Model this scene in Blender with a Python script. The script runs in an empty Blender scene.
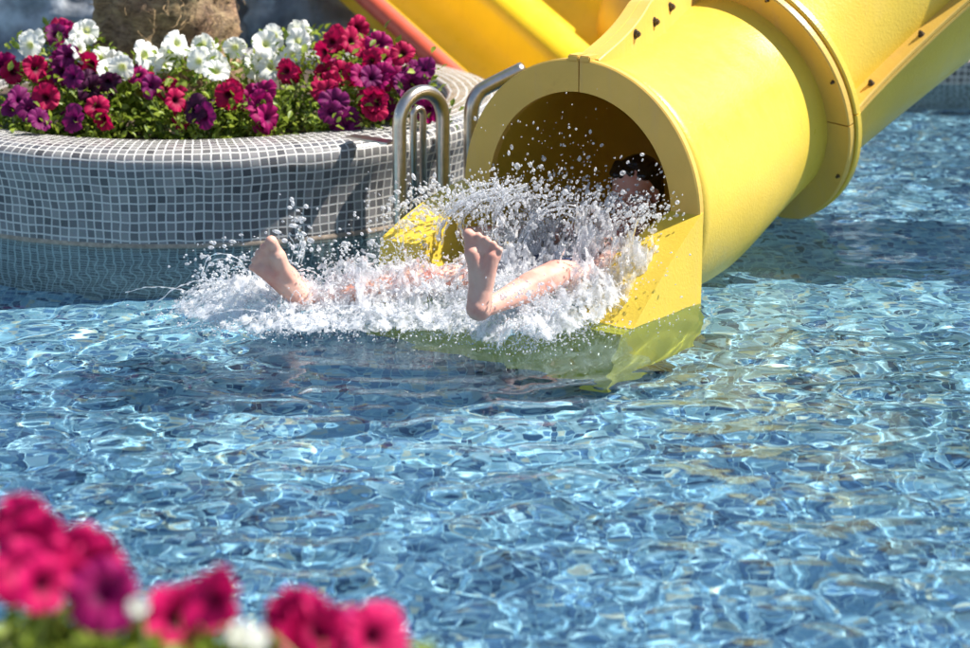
import bpy, bmesh, math, random
import numpy as np
from mathutils import Vector, Matrix

# ------------------------------------------------------------------ camera, sky, sun
sc = bpy.context.scene
COL = sc.collection
PITCH = math.radians(15.5); CAMH = 1.55; FP = 2290.0
cam = bpy.data.objects.new('camera', bpy.data.cameras.new('camera')); COL.objects.link(cam); sc.camera = cam
cam.location = (0, 0, CAMH); cam.rotation_euler = (math.radians(90) - PITCH, 0, 0)
cam.data.lens = 85; cam.data.sensor_width = 36; cam.data.clip_end = 2000; cam.data.clip_start = 0.05
cam.data.dof.use_dof = True; cam.data.dof.focus_distance = 5.75; cam.data.dof.aperture_fstop = 3.2

SUN = Vector((0.94, 0.16, 1.28)).normalized()
w = bpy.data.worlds.new("World"); sc.world = w; w.use_nodes = True
_n = w.node_tree; _bg = _n.nodes['Background']
_s = _n.nodes.new('ShaderNodeTexSky'); _s.sky_type = 'NISHITA'; _s.sun_disc = False
_s.sun_elevation = math.asin(SUN.z); _s.sun_rotation = math.atan2(SUN.x, SUN.y)
_s.altitude = 0; _s.air_density = 1.0; _s.dust_density = 0.1
_n.links.new(_s.outputs[0], _bg.inputs[0]); _bg.inputs[1].default_value = 0.085
_l = bpy.data.lights.new('sun', 'SUN'); _l.energy = 5.0; _l.cycles.is_caustics_light = True; _l.angle = math.radians(0.5); _l.color = (1.0, 0.95, 0.87)
_lo = bpy.data.objects.new('sun', _l); COL.objects.link(_lo); _lo.rotation_euler = SUN.to_track_quat('Z', 'Y').to_euler()
_lo.location = SUN * 30
sc.view_settings.view_transform = 'Standard'; sc.view_settings.look = 'None'
sc.view_settings.exposure = 1.0; sc.view_settings.gamma = 1.0; sc.view_settings.use_curve_mapping = False
sc.cycles.blur_glossy = 0.28; sc.cycles.sample_clamp_indirect = 12
sc.cycles.max_bounces = 12; sc.cycles.transmission_bounces = 10; sc.cycles.transparent_max_bounces = 24
sc.cycles.diffuse_bounces = 4; sc.cycles.glossy_bounces = 4

rnd = random.Random(11); rng = np.random.default_rng(5)

# ------------------------------------------------------------------ helpers
def ray(px, py):
    a = (px - 485) / FP; b = -(py - 324) / FP
    return Vector((a, math.cos(PITCH) + b * math.sin(PITCH), -math.sin(PITCH) + b * math.cos(PITCH)))
def PZ(px, py, z=0.0):
    d = ray(px, py); return Vector((0, 0, CAMH)) + d * ((z - CAMH) / d.z)
def PY(px, py, y):
    d = ray(px, py); return Vector((0, 0, CAMH)) + d * (y / d.y)

def link(name, me, mat=None, parent=None, smooth=True):
    o = bpy.data.objects.new(name, me); COL.objects.link(o)
    if mat is not None:
        for m in (mat if isinstance(mat, (list, tuple)) else [mat]): me.materials.append(m)
    if smooth: me.polygons.foreach_set('use_smooth', [True] * len(me.polygons))
    if parent is not None: o.parent = parent
    return o
def obj_bm(name, bm, mat, parent=None, smooth=False):
    me = bpy.data.meshes.new(name); bm.to_mesh(me); bm.free()
    return link(name, me, mat, parent, smooth)
def obj_np(name, V, F, mat, parent=None, smooth=True, uv=None):
    me = bpy.data.meshes.new(name); V = np.asarray(V, dtype=np.float32); F = np.asarray(F, dtype=np.int32)
    k = F.shape[1]
    me.vertices.add(len(V)); me.vertices.foreach_set('co', V.ravel())
    me.loops.add(F.size); me.loops.foreach_set('vertex_index', F.ravel())
    me.polygons.add(len(F)); me.polygons.foreach_set('loop_start', np.arange(len(F), dtype=np.int32) * k)
    me.polygons.foreach_set('loop_total', np.full(len(F), k, dtype=np.int32))
    if uv is not None:
        l = me.uv_layers.new(name='UVMap'); l.data.foreach_set('uv', np.asarray(uv, dtype=np.float32)[F.ravel()].ravel())
    me.update(calc_edges=True); me.validate()
    return link(name, me, mat, parent, smooth)
def empty(name, loc=(0, 0, 0)):
    o = bpy.data.objects.new(name, None); COL.objects.link(o); o.location = loc; o.empty_display_size = .05; return o
def tag(o, label=None, cat=None, group=None, kind=None):
    if label: o['label'] = label
    if cat: o['category'] = cat
    if group: o['group'] = group
    if kind: o['kind'] = kind
    return o
def under(o, root):            # parent, keeping the world place of a mesh built in world coordinates
    o.parent = root; o.matrix_parent_inverse = Matrix.Translation(-Vector(root.location)); return o

def bm_box(bm, c, sx, sy, sz, R=None):
    r = bmesh.ops.create_cube(bm, size=1.0)
    M = Matrix.Translation(Vector(c)) @ (R.to_4x4() if R is not None else Matrix.Identity(4)) @ Matrix.Diagonal((sx, sy, sz, 1))
    bmesh.ops.transform(bm, matrix=M, verts=r['verts']); return r['verts']
def frame(t):
    t = t.normalized(); e1 = t.cross(Vector((0, 0, 1)))
    if e1.length < 1e-4: e1 = Vector((1, 0, 0))
    e1.normalize(); e2 = e1.cross(t); return e1, e2
def catmull(pts, n):
    P = [Vector(p) for p in pts]; P = [P[0] * 2 - P[1]] + P + [P[-1] * 2 - P[-2]]; out = []
    for i in range(1, len(P) - 2):
        for k in range(n):
            t = k / n; a, b, c, d = P[i - 1:i + 3]
            out.append(0.5 * ((2 * b) + (c - a) * t + (2 * a - 5 * b + 4 * c - d) * t * t + (3 * b - a - 3 * c + d) * t ** 3))
    out.append(P[-2]); return out
def pipe(bm, pts, r, seg=14, caps=True):
    """round tube along points; r number or list; parallel transported"""
    rings = []; e1 = None; n = len(pts)
    for i, p in enumerate(pts):
        t = (pts[min(i + 1, n - 1)] - pts[max(i - 1, 0)]).normalized()
        if e1 is None: e1, e2 = frame(t)
        else:
            e1 = (e1 - t * e1.dot(t)).normalized(); e2 = e1.cross(t)
        rr = r[i] if isinstance(r, (list, tuple)) else r
        rings.append([bm.verts.new(p + rr * (math.cos(a) * e1 + math.sin(a) * e2)) for a in [2 * math.pi * k / seg for k in range(seg)]])
    for a, b in zip(rings, rings[1:]):
        for k in range(seg): bm.faces.new((a[k], a[(k + 1) % seg], b[(k + 1) % seg], b[k]))
    if caps: bm.faces.new(rings[0][::-1]); bm.faces.new(rings[-1])

# ------------------------------------------------------------------ materials
def mat(name):
    m = bpy.data.materials.new(name); m.use_nodes = True; nt = m.node_tree; return m, nt, nt.nodes['Principled BSDF']
def N(nt, t, **k):
    n = nt.nodes.new(t)
    for a, b in k.items(): setattr(n, a, b)
    return n
def L(nt, a, b): nt.links.new(a, b)
def ramp(nt, src, stops, interp='LINEAR'):
    r = N(nt, 'ShaderNodeValToRGB'); e = r.color_ramp; e.interpolation = interp
    while len(e.elements) < len(stops): e.elements.new(0.5)
    for el, (p, c) in zip(e.elements, stops): el.position = p; el.color = (*c, 1) if len(c) == 3 else c
    L(nt, src, r.inputs[0]); return r
def noise(nt, vec, scale, detail=3, rough=.55):
    n = N(nt, 'ShaderNodeTexNoise'); n.inputs['Scale'].default_value = scale; n.inputs['Detail'].default_value = detail
    n.inputs['Roughness'].default_value = rough
    if vec is not None: L(nt, vec, n.inputs['Vector'])
    return n
def bump(nt, b, h, s, d=.002):
    n = N(nt, 'ShaderNodeBump'); n.inputs['Strength'].default_value = s; n.inputs['Distance'].default_value = d
    L(nt, h, n.inputs['Height']); L(nt, n.outputs[0], b.inputs['Normal']); return n
def mixc(nt, f, a, b, mode='MIX'):
    m = N(nt, 'ShaderNodeMix', data_type='RGBA', blend_type=mode)
    for s, v in ((m.inputs[0], f), (m.inputs[6], a), (m.inputs[7], b)):
        if hasattr(v, 'links'): L(nt, v, s)
        elif isinstance(v, (int, float)): s.default_value = v
        else: s.default_value = (*v, 1)
    return m.outputs[2]

def yellow(name, base, rough=.33, spec=.5, speck=1.0):
    m, nt, b = mat(name); tc = N(nt, 'ShaderNodeTexCoord').outputs['Object']
    n1 = noise(nt, tc, 3.0, 5); n2 = noise(nt, tc, 240, 2); n3 = noise(nt, tc, 14, 6, .7)
    c = ramp(nt, n1.outputs[0], [(.3, tuple(x * .86 for x in base)), (.6, base), (.75, (min(1, base[0] * 1.04), base[1] * 1.06, base[2] * 1.8))])
    dirt = ramp(nt, n3.outputs[0], [(.60, (0, 0, 0)), (.78, (1, 1, 1))])
    c2 = mixc(nt, dirt.outputs[0], c.outputs[0], (base[0] * .72, base[1] * .62, base[2] * .8))
    mp = N(nt, 'ShaderNodeMapping'); L(nt, tc, mp.inputs[0]); mp.inputs['Scale'].default_value = (26, 26, 2.2); n5 = noise(nt, mp.outputs[0], 1.0, 4, .6)
    st = ramp(nt, n5.outputs[0], [(.56, (0, 0, 0)), (.80, (.55, .55, .55))]); c2 = mixc(nt, st.outputs[0], c2, (base[0] * .80, base[1] * .78, base[2] * 2.2))
    mp2 = N(nt, 'ShaderNodeMapping'); L(nt, tc, mp2.inputs[0]); mp2.inputs['Scale'].default_value = (9, 60, 34); mp2.inputs['Rotation'].default_value = (.5, .4, .9); n6 = noise(nt, mp2.outputs[0], 1.0, 6, .75)
    sc6 = ramp(nt, n6.outputs[0], [(.70, (0, 0, 0)), (.74, (.8, .8, .8))]); c2 = mixc(nt, sc6.outputs[0], c2, (base[0] * .35, base[1] * .28, base[2] * .8))
    mx = N(nt, 'ShaderNodeMix', data_type='RGBA'); mx.inputs[0].default_value = .6; L(nt, c.outputs[0], mx.inputs[6]); L(nt, c2, mx.inputs[7])
    L(nt, mx.outputs[2], b.inputs['Base Color'])
    rr = ramp(nt, n3.outputs[0], [(.3, (rough * .8,) * 3), (.7, (rough * 1.5,) * 3)]); L(nt, rr.outputs[0], b.inputs['Roughness'])
    b.inputs['Specular IOR Level'].default_value = spec
    n4 = noise(nt, tc, 130, 3, .6)
    bump(nt, b, n4.outputs[0], .42 * speck, .0025)
    tl = N(nt, 'ShaderNodeBsdfTranslucent'); L(nt, mx.outputs[2], tl.inputs[0]); ms = N(nt, 'ShaderNodeMixShader'); ms.inputs[0].default_value = .12
    L(nt, b.outputs[0], ms.inputs[1]); L(nt, tl.outputs[0], ms.inputs[2]); L(nt, ms.outputs[0], nt.nodes['Material Output'].inputs[0])
    return m
M = {}
M['yellow'] = yellow('yellow_fibreglass', (.80, .56, .062))
M['yellow2'] = yellow('yellow_flange_gelcoat', (.74, .46, .085), .42, .5, .5)
M['yellow_bg'] = yellow('golden_chute', (.95, .64, .018), .3)

def simple(name, col, rough=.5, metal=0, nscale=30, var=.25, bs=.3, bd=.002, spec=.5):
    m, nt, b = mat(name); tc = N(nt, 'ShaderNodeTexCoord').outputs['Object']
    n = noise(nt, tc, nscale, 5, .65)
    c = ramp(nt, n.outputs[0], [(.3, tuple(x * (1 - var) for x in col)), (.7, tuple(min(1, x * (1 + var)) for x in col))])
    L(nt, c.outputs[0], b.inputs['Base Color']); b.inputs['Roughness'].default_value = rough; b.inputs['Metallic'].default_value = metal
    b.inputs['Specular IOR Level'].default_value = spec
    bump(nt, b, n.outputs[0], bs, bd); return m
M['steel'] = simple('brushed_steel', (.60, .52, .44), .30, 1.0, 45, .14, .12, .001)
M['bolt'] = simple('rusty_bolt_steel', (.10, .075, .05), .5, .7, 90, .4)
M['red'] = simple('red_orange_rim', (.62, .10, .05), .42, 0, 12, .2)
M['brownbeam'] = simple('brown_beam', (.20, .09, .04), .6, 0, 12, .3)
M['soil'] = simple('soil', (.09, .06, .04), .95, 0, 60, .5, 1, .02)
M['deck'] = simple('deck_stone', (.24, .20, .17), .85, 0, 8, .3, .6, .01)
M['fibre'] = simple('root_fibre', (.36, .24, .12), .9, 0, 40, .35)
M['swim'] = simple('navy_swim_fabric', (.02, .03, .07), .6, 0, 40, .3)

def mosaic(name, stops, grout, vec='UV', pitch=.0268, gw=.085, rough=.22, wob=.10, patch=None):
    m, nt, b = mat(name); tc = N(nt, 'ShaderNodeTexCoord'); v = tc.outputs[vec]
    sca = N(nt, 'ShaderNodeVectorMath', operation='SCALE'); L(nt, v, sca.inputs[0]); sca.inputs['Scale'].default_value = 1 / pitch
    nz = noise(nt, sca.outputs[0], .16, 2); sub = N(nt, 'ShaderNodeVectorMath', operation='SUBTRACT'); L(nt, nz.outputs['Color'], sub.inputs[0]); sub.inputs[1].default_value = (.5, .5, .5)
    s2 = N(nt, 'ShaderNodeVectorMath', operation='SCALE'); L(nt, sub.outputs[0], s2.inputs[0]); s2.inputs['Scale'].default_value = wob * 8
    ad = N(nt, 'ShaderNodeVectorMath', operation='ADD'); L(nt, sca.outputs[0], ad.inputs[0]); L(nt, s2.outputs[0], ad.inputs[1])
    fl = N(nt, 'ShaderNodeVectorMath', operation='FLOOR'); L(nt, ad.outputs[0], fl.inputs[0])
    wn = N(nt, 'ShaderNodeTexWhiteNoise', noise_dimensions='2D'); L(nt, fl.outputs[0], wn.inputs['Vector'])
    fr = N(nt, 'ShaderNodeVectorMath', operation='FRACTION'); L(nt, ad.outputs[0], fr.inputs[0])
    sx = N(nt, 'ShaderNodeSeparateXYZ'); L(nt, fr.outputs[0], sx.inputs[0])
    ds = []
    for ax in (0, 1):
        a = N(nt, 'ShaderNodeMath', operation='SUBTRACT'); L(nt, sx.outputs[ax], a.inputs[0]); a.inputs[1].default_value = .5
        c = N(nt, 'ShaderNodeMath', operation='ABSOLUTE'); L(nt, a.outputs[0], c.inputs[0]); ds.append(c)
    mx = N(nt, 'ShaderNodeMath', operation='MAXIMUM'); L(nt, ds[0].outputs[0], mx.inputs[0]); L(nt, ds[1].outputs[0], mx.inputs[1])
    mask = ramp(nt, mx.outputs[0], [(.5 - gw - .015, (0, 0, 0)), (.5 - gw + .015, (1, 1, 1))])
    tile = ramp(nt, wn.outputs['Value'], stops, 'CONSTANT')
    fine = noise(nt, v, 260, 3)
    t2 = mixc(nt, .25, tile.outputs[0], fine.outputs['Color'], 'OVERLAY')
    if patch:
        pn = noise(nt, v, patch[0], 4, .6); pr = ramp(nt, pn.outputs[0], [(patch[1], (0, 0, 0)), (patch[1] + .06, (1, 1, 1))])
        t2 = mixc(nt, pr.outputs[0], t2, patch[2])
    gn = noise(nt, v, 9, 4); g2 = ramp(nt, gn.outputs[0], [(.3, tuple(x * .8 for x in grout)), (.7, grout)])
    L(nt, mixc(nt, mask.outputs[0], t2, g2.outputs[0]), b.inputs['Base Color'])
    rr = ramp(nt, mask.outputs[0], [(0, (rough,) * 3), (1, (.8,) * 3)]); L(nt, rr.outputs[0], b.inputs['Roughness'])
    inv = N(nt, 'ShaderNodeMath', operation='SUBTRACT'); inv.inputs[0].default_value = 1; L(nt, mask.outputs[0], inv.inputs[1])
    h = N(nt, 'ShaderNodeMath', operation='ADD'); L(nt, inv.outputs[0], h.inputs[0])
    wv = N(nt, 'ShaderNodeMath', operation='MULTIPLY'); L(nt, wn.outputs['Value'], wv.inputs[0]); wv.inputs[1].default_value = .3; L(nt, wv.outputs[0], h.inputs[1])
    bump(nt, b, h.outputs[0], .7, .0015); return m
M['mosaic'] = mosaic('grey_mosaic', [(0, (.082, .078, .082)), (.07, (.125, .12, .123)), (.34, (.158, .152, .153)), (.62, (.195, .188, .188)), (.88, (.235, .225, .222))], (.62, .60, .57))
M['poolfloor'] = mosaic('blue_pool_mosaic', [(0, (.03, .075, .16)), (.12, (.09, .17, .30)), (.34, (.18, .30, .42)), (.58, (.28, .42, .51)), (.80, (.45, .56, .62)), (.94, (.56, .48, .38))],
                        (.44, .56, .61), 'Object', .0268, .07, .4, .1, (1.1, .66, (.42, .50, .46)))

# water: one refracting, reflecting sheet, slightly green-blue
m, nt, b = mat('pool_water'); nt.nodes.remove(b); out = nt.nodes['Material Output']
g = N(nt, 'ShaderNodeBsdfGlass'); g.inputs['IOR'].default_value = 1.333; g.inputs['Roughness'].default_value = 0
g.inputs['Color'].default_value = (.755, .925, .975, 1) 
L(nt, g.outputs[0], out.inputs[0]); M['water'] = m

# splashing water: clear beads mixed with aerated white
def splash_mat(name, clear, white):
    m, nt, b = mat(name); nt.nodes.remove(b); out = nt.nodes['Material Output']
    gl = N(nt, 'ShaderNodeBsdfGlossy'); gl.inputs['Roughness'].default_value = .08; gl.inputs['Color'].default_value = (1, 1, 1, 1)
    tr = N(nt, 'ShaderNodeBsdfTransparent'); tr.inputs[0].default_value = (.97, .98, 1, 1)
    gs = N(nt, 'ShaderNodeBsdfGlass'); gs.inputs['IOR'].default_value = 1.33; gs.inputs['Roughness'].default_value = .02
    df = N(nt, 'ShaderNodeBsdfDiffuse'); df.inputs[0].default_value = (.97, .97, .98, 1)
    tl = N(nt, 'ShaderNodeBsdfTranslucent'); tl.inputs[0].default_value = (.97, .97, .98, 1)
    def mx(f, a, c):
        x = N(nt, 'ShaderNodeMixShader')
        if hasattr(f, 'links'): L(nt, f, x.inputs[0])
        else: x.inputs[0].default_value = f
        L(nt, a, x.inputs[1]); L(nt, c, x.inputs[2]); return x.outputs[0]
    body = mx(.5, df.outputs[0], tl.outputs[0])
    cl = mx(.4, tr.outputs[0], gs.outputs[0])
    tc = N(nt, 'ShaderNodeTexCoord').outputs['Object']; n1 = noise(nt, tc, 55, 5, .7)
    f = ramp(nt, n1.outputs[0], [(.5 - .12, (white[0],) * 3), (.5 + .12, (white[1],) * 3)])
    a = mx(f.outputs[0], cl, body)
    fr = N(nt, 'ShaderNodeFresnel'); fr.inputs[0].default_value = 1.28
    L(nt, mx(clear, mx(fr.outputs[0], a, gl.outputs[0]), tr.outputs[0]), out.inputs[0]); return m
M['drop'] = splash_mat('water_drop', .12, (.20, .75))
M['foam'] = splash_mat('white_water', .30, (.40, 1.0))

m, nt, b = mat('skin'); tc = N(nt, 'ShaderNodeTexCoord').outputs['Object']; n1 = noise(nt, tc, 16, 4); n2 = noise(nt, tc, 130, 3)
c = ramp(nt, n1.outputs[0], [(.30, (.60, .22, .17)), (.5, (.66, .34, .26)), (.7, (.70, .43, .33))]); L(nt, c.outputs[0], b.inputs['Base Color'])
b.inputs['Roughness'].default_value = .55; b.inputs['Specular IOR Level'].default_value = .35; b.inputs['Subsurface Weight'].default_value = .15; b.inputs['Subsurface Radius'].default_value = (.012, .005, .003)
b.inputs['Subsurface Scale'].default_value = .6; bump(nt, b, n2.outputs[0], .25, .0012); M['skin'] = m
M['hair'] = simple('wet_black_hair', (.012, .009, .008), .25, 0, 70, .5, .8, .004)
M['lips'] = simple('lips', (.45, .12, .10), .4, 0, 70, .2)
M['eye'] = simple('eye_white', (.7, .68, .65), .15, 0, 70, .05)
M['iris'] = simple('dark_iris', (.03, .015, .01), .1, 0, 70, .2)

def petal(name, rim, mid, throat, vein=.35):
    m, nt, b = mat(name); tc = N(nt, 'ShaderNodeTexCoord').outputs['Object']; nt.nodes.remove(b)
    sx = N(nt, 'ShaderNodeSeparateXYZ'); L(nt, tc, sx.inputs[0])
    cb = N(nt, 'ShaderNodeCombineXYZ'); L(nt, sx.outputs[0], cb.inputs[0]); L(nt, sx.outputs[1], cb.inputs[1])
    ln = N(nt, 'ShaderNodeVectorMath', operation='LENGTH'); L(nt, cb.outputs[0], ln.inputs[0])
    sc_ = N(nt, 'ShaderNodeMath', operation='MULTIPLY'); L(nt, ln.outputs['Value'], sc_.inputs[0]); sc_.inputs[1].default_value = 24
    c = ramp(nt, sc_.outputs[0], [(.0, throat), (.22, throat), (.42, mid), (.9, rim)])
    n1 = noise(nt, tc, 90, 3); c2 = mixc(nt, vein, c.outputs[0], n1.outputs['Fac'], 'OVERLAY')
    p = N(nt, 'ShaderNodeBsdfPrincipled'); L(nt, c2, p.inputs['Base Color']); p.inputs['Roughness'].default_value = .6; p.inputs['Specular IOR Level'].default_value = .25
    t = N(nt, 'ShaderNodeBsdfTranslucent'); L(nt, c2, t.inputs[0]); x = N(nt, 'ShaderNodeMixShader'); x.inputs[0].default_value = .35
    L(nt, p.outputs[0], x.inputs[1]); L(nt, t.outputs[0], x.inputs[2]); L(nt, x.outputs[0], nt.nodes['Material Output'].inputs[0]); return m
M['pwhite'] = petal('white_petal', (.86, .86, .84), (.84, .85, .76), (.62, .66, .30), .12)
M['pcrim'] = petal('crimson_petal', (.47, .003, .075), (.36, .002, .055), (.06, .0, .012))
M['pink'] = petal('hot_pink_petal', (.60, .002, .115), (.52, .002, .09), (.16, .0, .035))
M['pmag'] = petal('magenta_petal', (.38, .004, .13), (.30, .003, .10), (.10, .0, .05))
M['ppurp'] = petal('purple_petal', (.20, .008, .115), (.16, .006, .09), (.07, .0, .05))
M['pdark'] = petal('dark_plum_petal', (.065, .008, .045), (.05, .006, .035), (.015, .0, .01))
def leafmat(name, a, c_, sc_=9):
    m, nt, b = mat(name); tc = N(nt, 'ShaderNodeTexCoord').outputs['Object']; nt.nodes.remove(b)
    n1 = noise(nt, tc, sc_ * 4, 2); c = ramp(nt, n1.outputs[0], [(.35, a), (.65, c_)])
    p = N(nt, 'ShaderNodeBsdfPrincipled'); L(nt, c.outputs[0], p.inputs['Base Color']); p.inputs['Roughness'].default_value = .45
    t = N(nt, 'ShaderNodeBsdfTranslucent'); L(nt, c.outputs[0], t.inputs[0]); x = N(nt, 'ShaderNodeMixShader'); x.inputs[0].default_value = .4
    L(nt, p.outputs[0], x.inputs[1]); L(nt, t.outputs[0], x.inputs[2]); L(nt, x.outputs[0], nt.nodes['Material Output'].inputs[0]); return m
M['leaf'] = leafmat('petunia_leaf', (.12, .20, .018), (.36, .44, .06))
M['stem'] = simple('stem', (.16, .22, .05), .6)
m, nt, b = mat('rock'); tc = N(nt, 'ShaderNodeTexCoord').outputs['Object']; n1 = noise(nt, tc, 3.5, 8, .6); n2 = noise(nt, tc, 1.5, 3)
c = ramp(nt, n1.outputs[0], [(.35, (.07, .075, .09)), (.50, (.20, .22, .25)), (.62, (.50, .54, .60))]); L(nt, c.outputs[0], b.inputs['Base Color'])
b.inputs['Roughness'].default_value = .45; bump(nt, b, n1.outputs[0], 1.0, .05); M['rock'] = m
m, nt, b = mat('palm_bark'); tc = N(nt, 'ShaderNodeTexCoord').outputs['Object']; mp = N(nt, 'ShaderNodeMapping'); L(nt, tc, mp.inputs[0]); mp.inputs['Scale'].default_value = (1, 1, 2.2)
n1 = noise(nt, mp.outputs[0], 22, 8, .7); n2 = noise(nt, tc, 5, 3)
c = ramp(nt, n1.outputs[0], [(.30, (.07, .045, .028)), (.48, (.28, .18, .10)), (.68, (.55, .38, .21))]); L(nt, mixc(nt, .3, c.outputs[0], n2.outputs['Color'], 'OVERLAY'), b.inputs['Base Color'])
b.inputs['Roughness'].default_value = .9; bump(nt, b, n1.outputs[0], 1.0, .02); M['bark'] = m

# ------------------------------------------------------------------ setting: ground, pool basin, water
DEPTH = -0.54; PX0, PX1, PY0, PY1 = -6.0, 7.0, 2.45, 9.25
bm = bmesh.new()
def quad(bm, pts): return bm.faces.new([bm.verts.new(p) for p in pts])
G = .09
for x0, x1, y0, y1 in ((-300, 300, -300, PY0), (-300, 300, PY1, 500), (-300, PX0, PY0, PY1), (PX1, 300, PY0, PY1)):
    quad(bm, [(x0, y0, G), (x1, y0, G), (x1, y1, G), (x0, y1, G)])
tag(obj_bm('ground', bm, M['deck']), kind='structure')
bm = bmesh.new(); nx, ny = 2, 2
quad(bm, [(PX0, PY0, DEPTH), (PX1, PY0, DEPTH), (PX1, PY1, DEPTH), (PX0, PY1, DEPTH)])
tag(obj_bm('pool_floor', bm, M['poolfloor']), kind='structure').cycles.is_caustics_receiver = True
bm = bmesh.new()
for a, c in (((PX0, PY0), (PX1, PY0)), ((PX1, PY0), (PX1, PY1)), ((PX1, PY1), (PX0, PY1)), ((PX0, PY1), (PX0, PY0))):
    quad(bm, [(*a, DEPTH), (*c, DEPTH), (*c, G), (*a, G)])
uvl = bm.loops.layers.uv.new('UVMap')
for f in bm.faces:
    for l in f.loops: l[uvl].uv = (l.vert.co.x + l.vert.co.y, l.vert.co.z)
tag(obj_bm('pool_wall', bm, M['mosaic']), kind='structure')

wv = []
for k in range(140):
    lam = .022 * (10 ** rng.random()); th = rng.normal(0, .95) + math.pi * .5
    wv.append((2 * math.pi / lam * math.cos(th), 2 * math.pi / lam * math.sin(th), (.000145 * (lam / .1) ** 1.7), rng.random() * 6.28))
SPL = (-.15, 5.75)
def waterz(X, Y):
    Z = 0 * X
    for kx, ky, a, ph in wv: Z = Z + a * np.sin(kx * X + ky * Y + ph)
    # calmer patch by the planter, rough rings around the splash
    calm = 1 - .9 * np.exp(-(((X + 1.20) / .85) ** 6 + ((Y - 6.15) / .45) ** 6)) - .75 * np.exp(-(((X - .1) / .6) ** 4 + ((Y - 5.35) / .28) ** 4)) - .65 * np.exp(-(((X - 1.3) / .8) ** 6 + ((Y - 6.45) / .34) ** 6))
    r = np.hypot(X - SPL[0], Y - SPL[1]); Z = Z * calm
    Z = Z + .0009 * np.exp(-((r - .75) / .35) ** 2) * np.sin(r * 58)
    return Z
def grid_sheet(name, xs, ys, zf, material):
    X, Y = np.meshgrid(xs, ys); Z = zf(X, Y); n = len(xs); m_ = len(ys)
    i = np.arange((m_ - 1) * (n - 1)); r = i // (n - 1); c = i % (n - 1); a = r * n + c
    return obj_np(name, np.stack([X, Y, Z], -1).reshape(-1, 3), np.stack([a, a + 1, a + n + 1, a + n], -1), material)
xs = np.concatenate([np.linspace(PX0, -2.2, 30)[:-1], np.linspace(-2.2, 2.5, 700), np.linspace(2.5, PX1, 30)[1:]])
ys = np.concatenate([np.linspace(PY0, 3.3, 12)[:-1], np.linspace(3.3, 9.25, 860)])
tag(grid_sheet('water', xs, ys, waterz, M['water']), kind='structure').cycles.is_caustics_caster = True

# ------------------------------------------------------------------ round mosaic planter
PC = Vector((-.93, 7.38, 0)); PR = .98
def revolve(prof, seg, c, name, material, parent, uvs=True):
    prof = [Vector((a, 0, z)) for a, z in prof]; d = [0]
    for a, b_ in zip(prof, prof[1:]): d.append(d[-1] + (b_ - a).length)
    V = []; UV = []; F = []; k = len(prof)
    for i in range(seg + 1):
        t = 2 * math.pi * i / seg
        for j, p in enumerate(prof):
            V.append((c.x + p.x * math.cos(t), c.y + p.x * math.sin(t), c.z + p.z)); UV.append((t * PR, d[j]))
    for i in range(seg):
        for j in range(k - 1):
            a = i * k + j; F.append((a, a + k, a + k + 1, a + 1))
    return obj_np(name, V, F, material, parent, True, UV)
planter = tag(empty('round_planter', PC), 'round raised planter faced in small grey mosaic tiles, rising from the pool', 'planter')
prof = [(PR - .005, DEPTH)] + [(PR - .005, z) for z in (-.3, -.1, 0, .06, .11)] + [(PR + .002, .15), (PR + .009, .18), (PR + .017, .205), (PR + .023, .228), (PR + .022, .25), (PR + .016, .268), (PR - .008, .280), (PR - .04, .286),
        (PR - .10, .288), (PR - .16, .286), (PR - .175, .278), (PR - .18, .25), (PR - .18, .15)]
under(revolve(prof, 160, PC, 'wall', M['mosaic'], None), planter).cycles.is_caustics_receiver = True
under(revolve([(PR - .006, -.012), (PR - .0028, -.004), (PR - .0025, .006), (PR - .006, .014)], 160, PC, 'waterline_crust', simple('lime_crust', (.34, .27, .21), .8, 0, 60, .4, .8), None), planter)
# soil surface
V = [(PC.x, PC.y, .25)]; F = []
for j in range(1, 13):
    for i in range(72):
        t = 2 * math.pi * i / 72; r = (PR - .178) * j / 12; V.append((PC.x + r * math.cos(t), PC.y + r * math.sin(t), .235 + .012 * rnd.random()))
bm = bmesh.new(); vs = [bm.verts.new(v) for v in V]
for i in range(72):
    bm.faces.new((vs[0], vs[1 + i], vs[1 + (i + 1) % 72]))
    for j in range(11):
        a = 1 + j * 72; bm.faces.new((vs[a + i], vs[a + 72 + i], vs[a + 72 + (i + 1) % 72], vs[a + (i + 1) % 72]))
under(obj_bm('soil', bm, M['soil'], smooth=True), planter)

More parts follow.
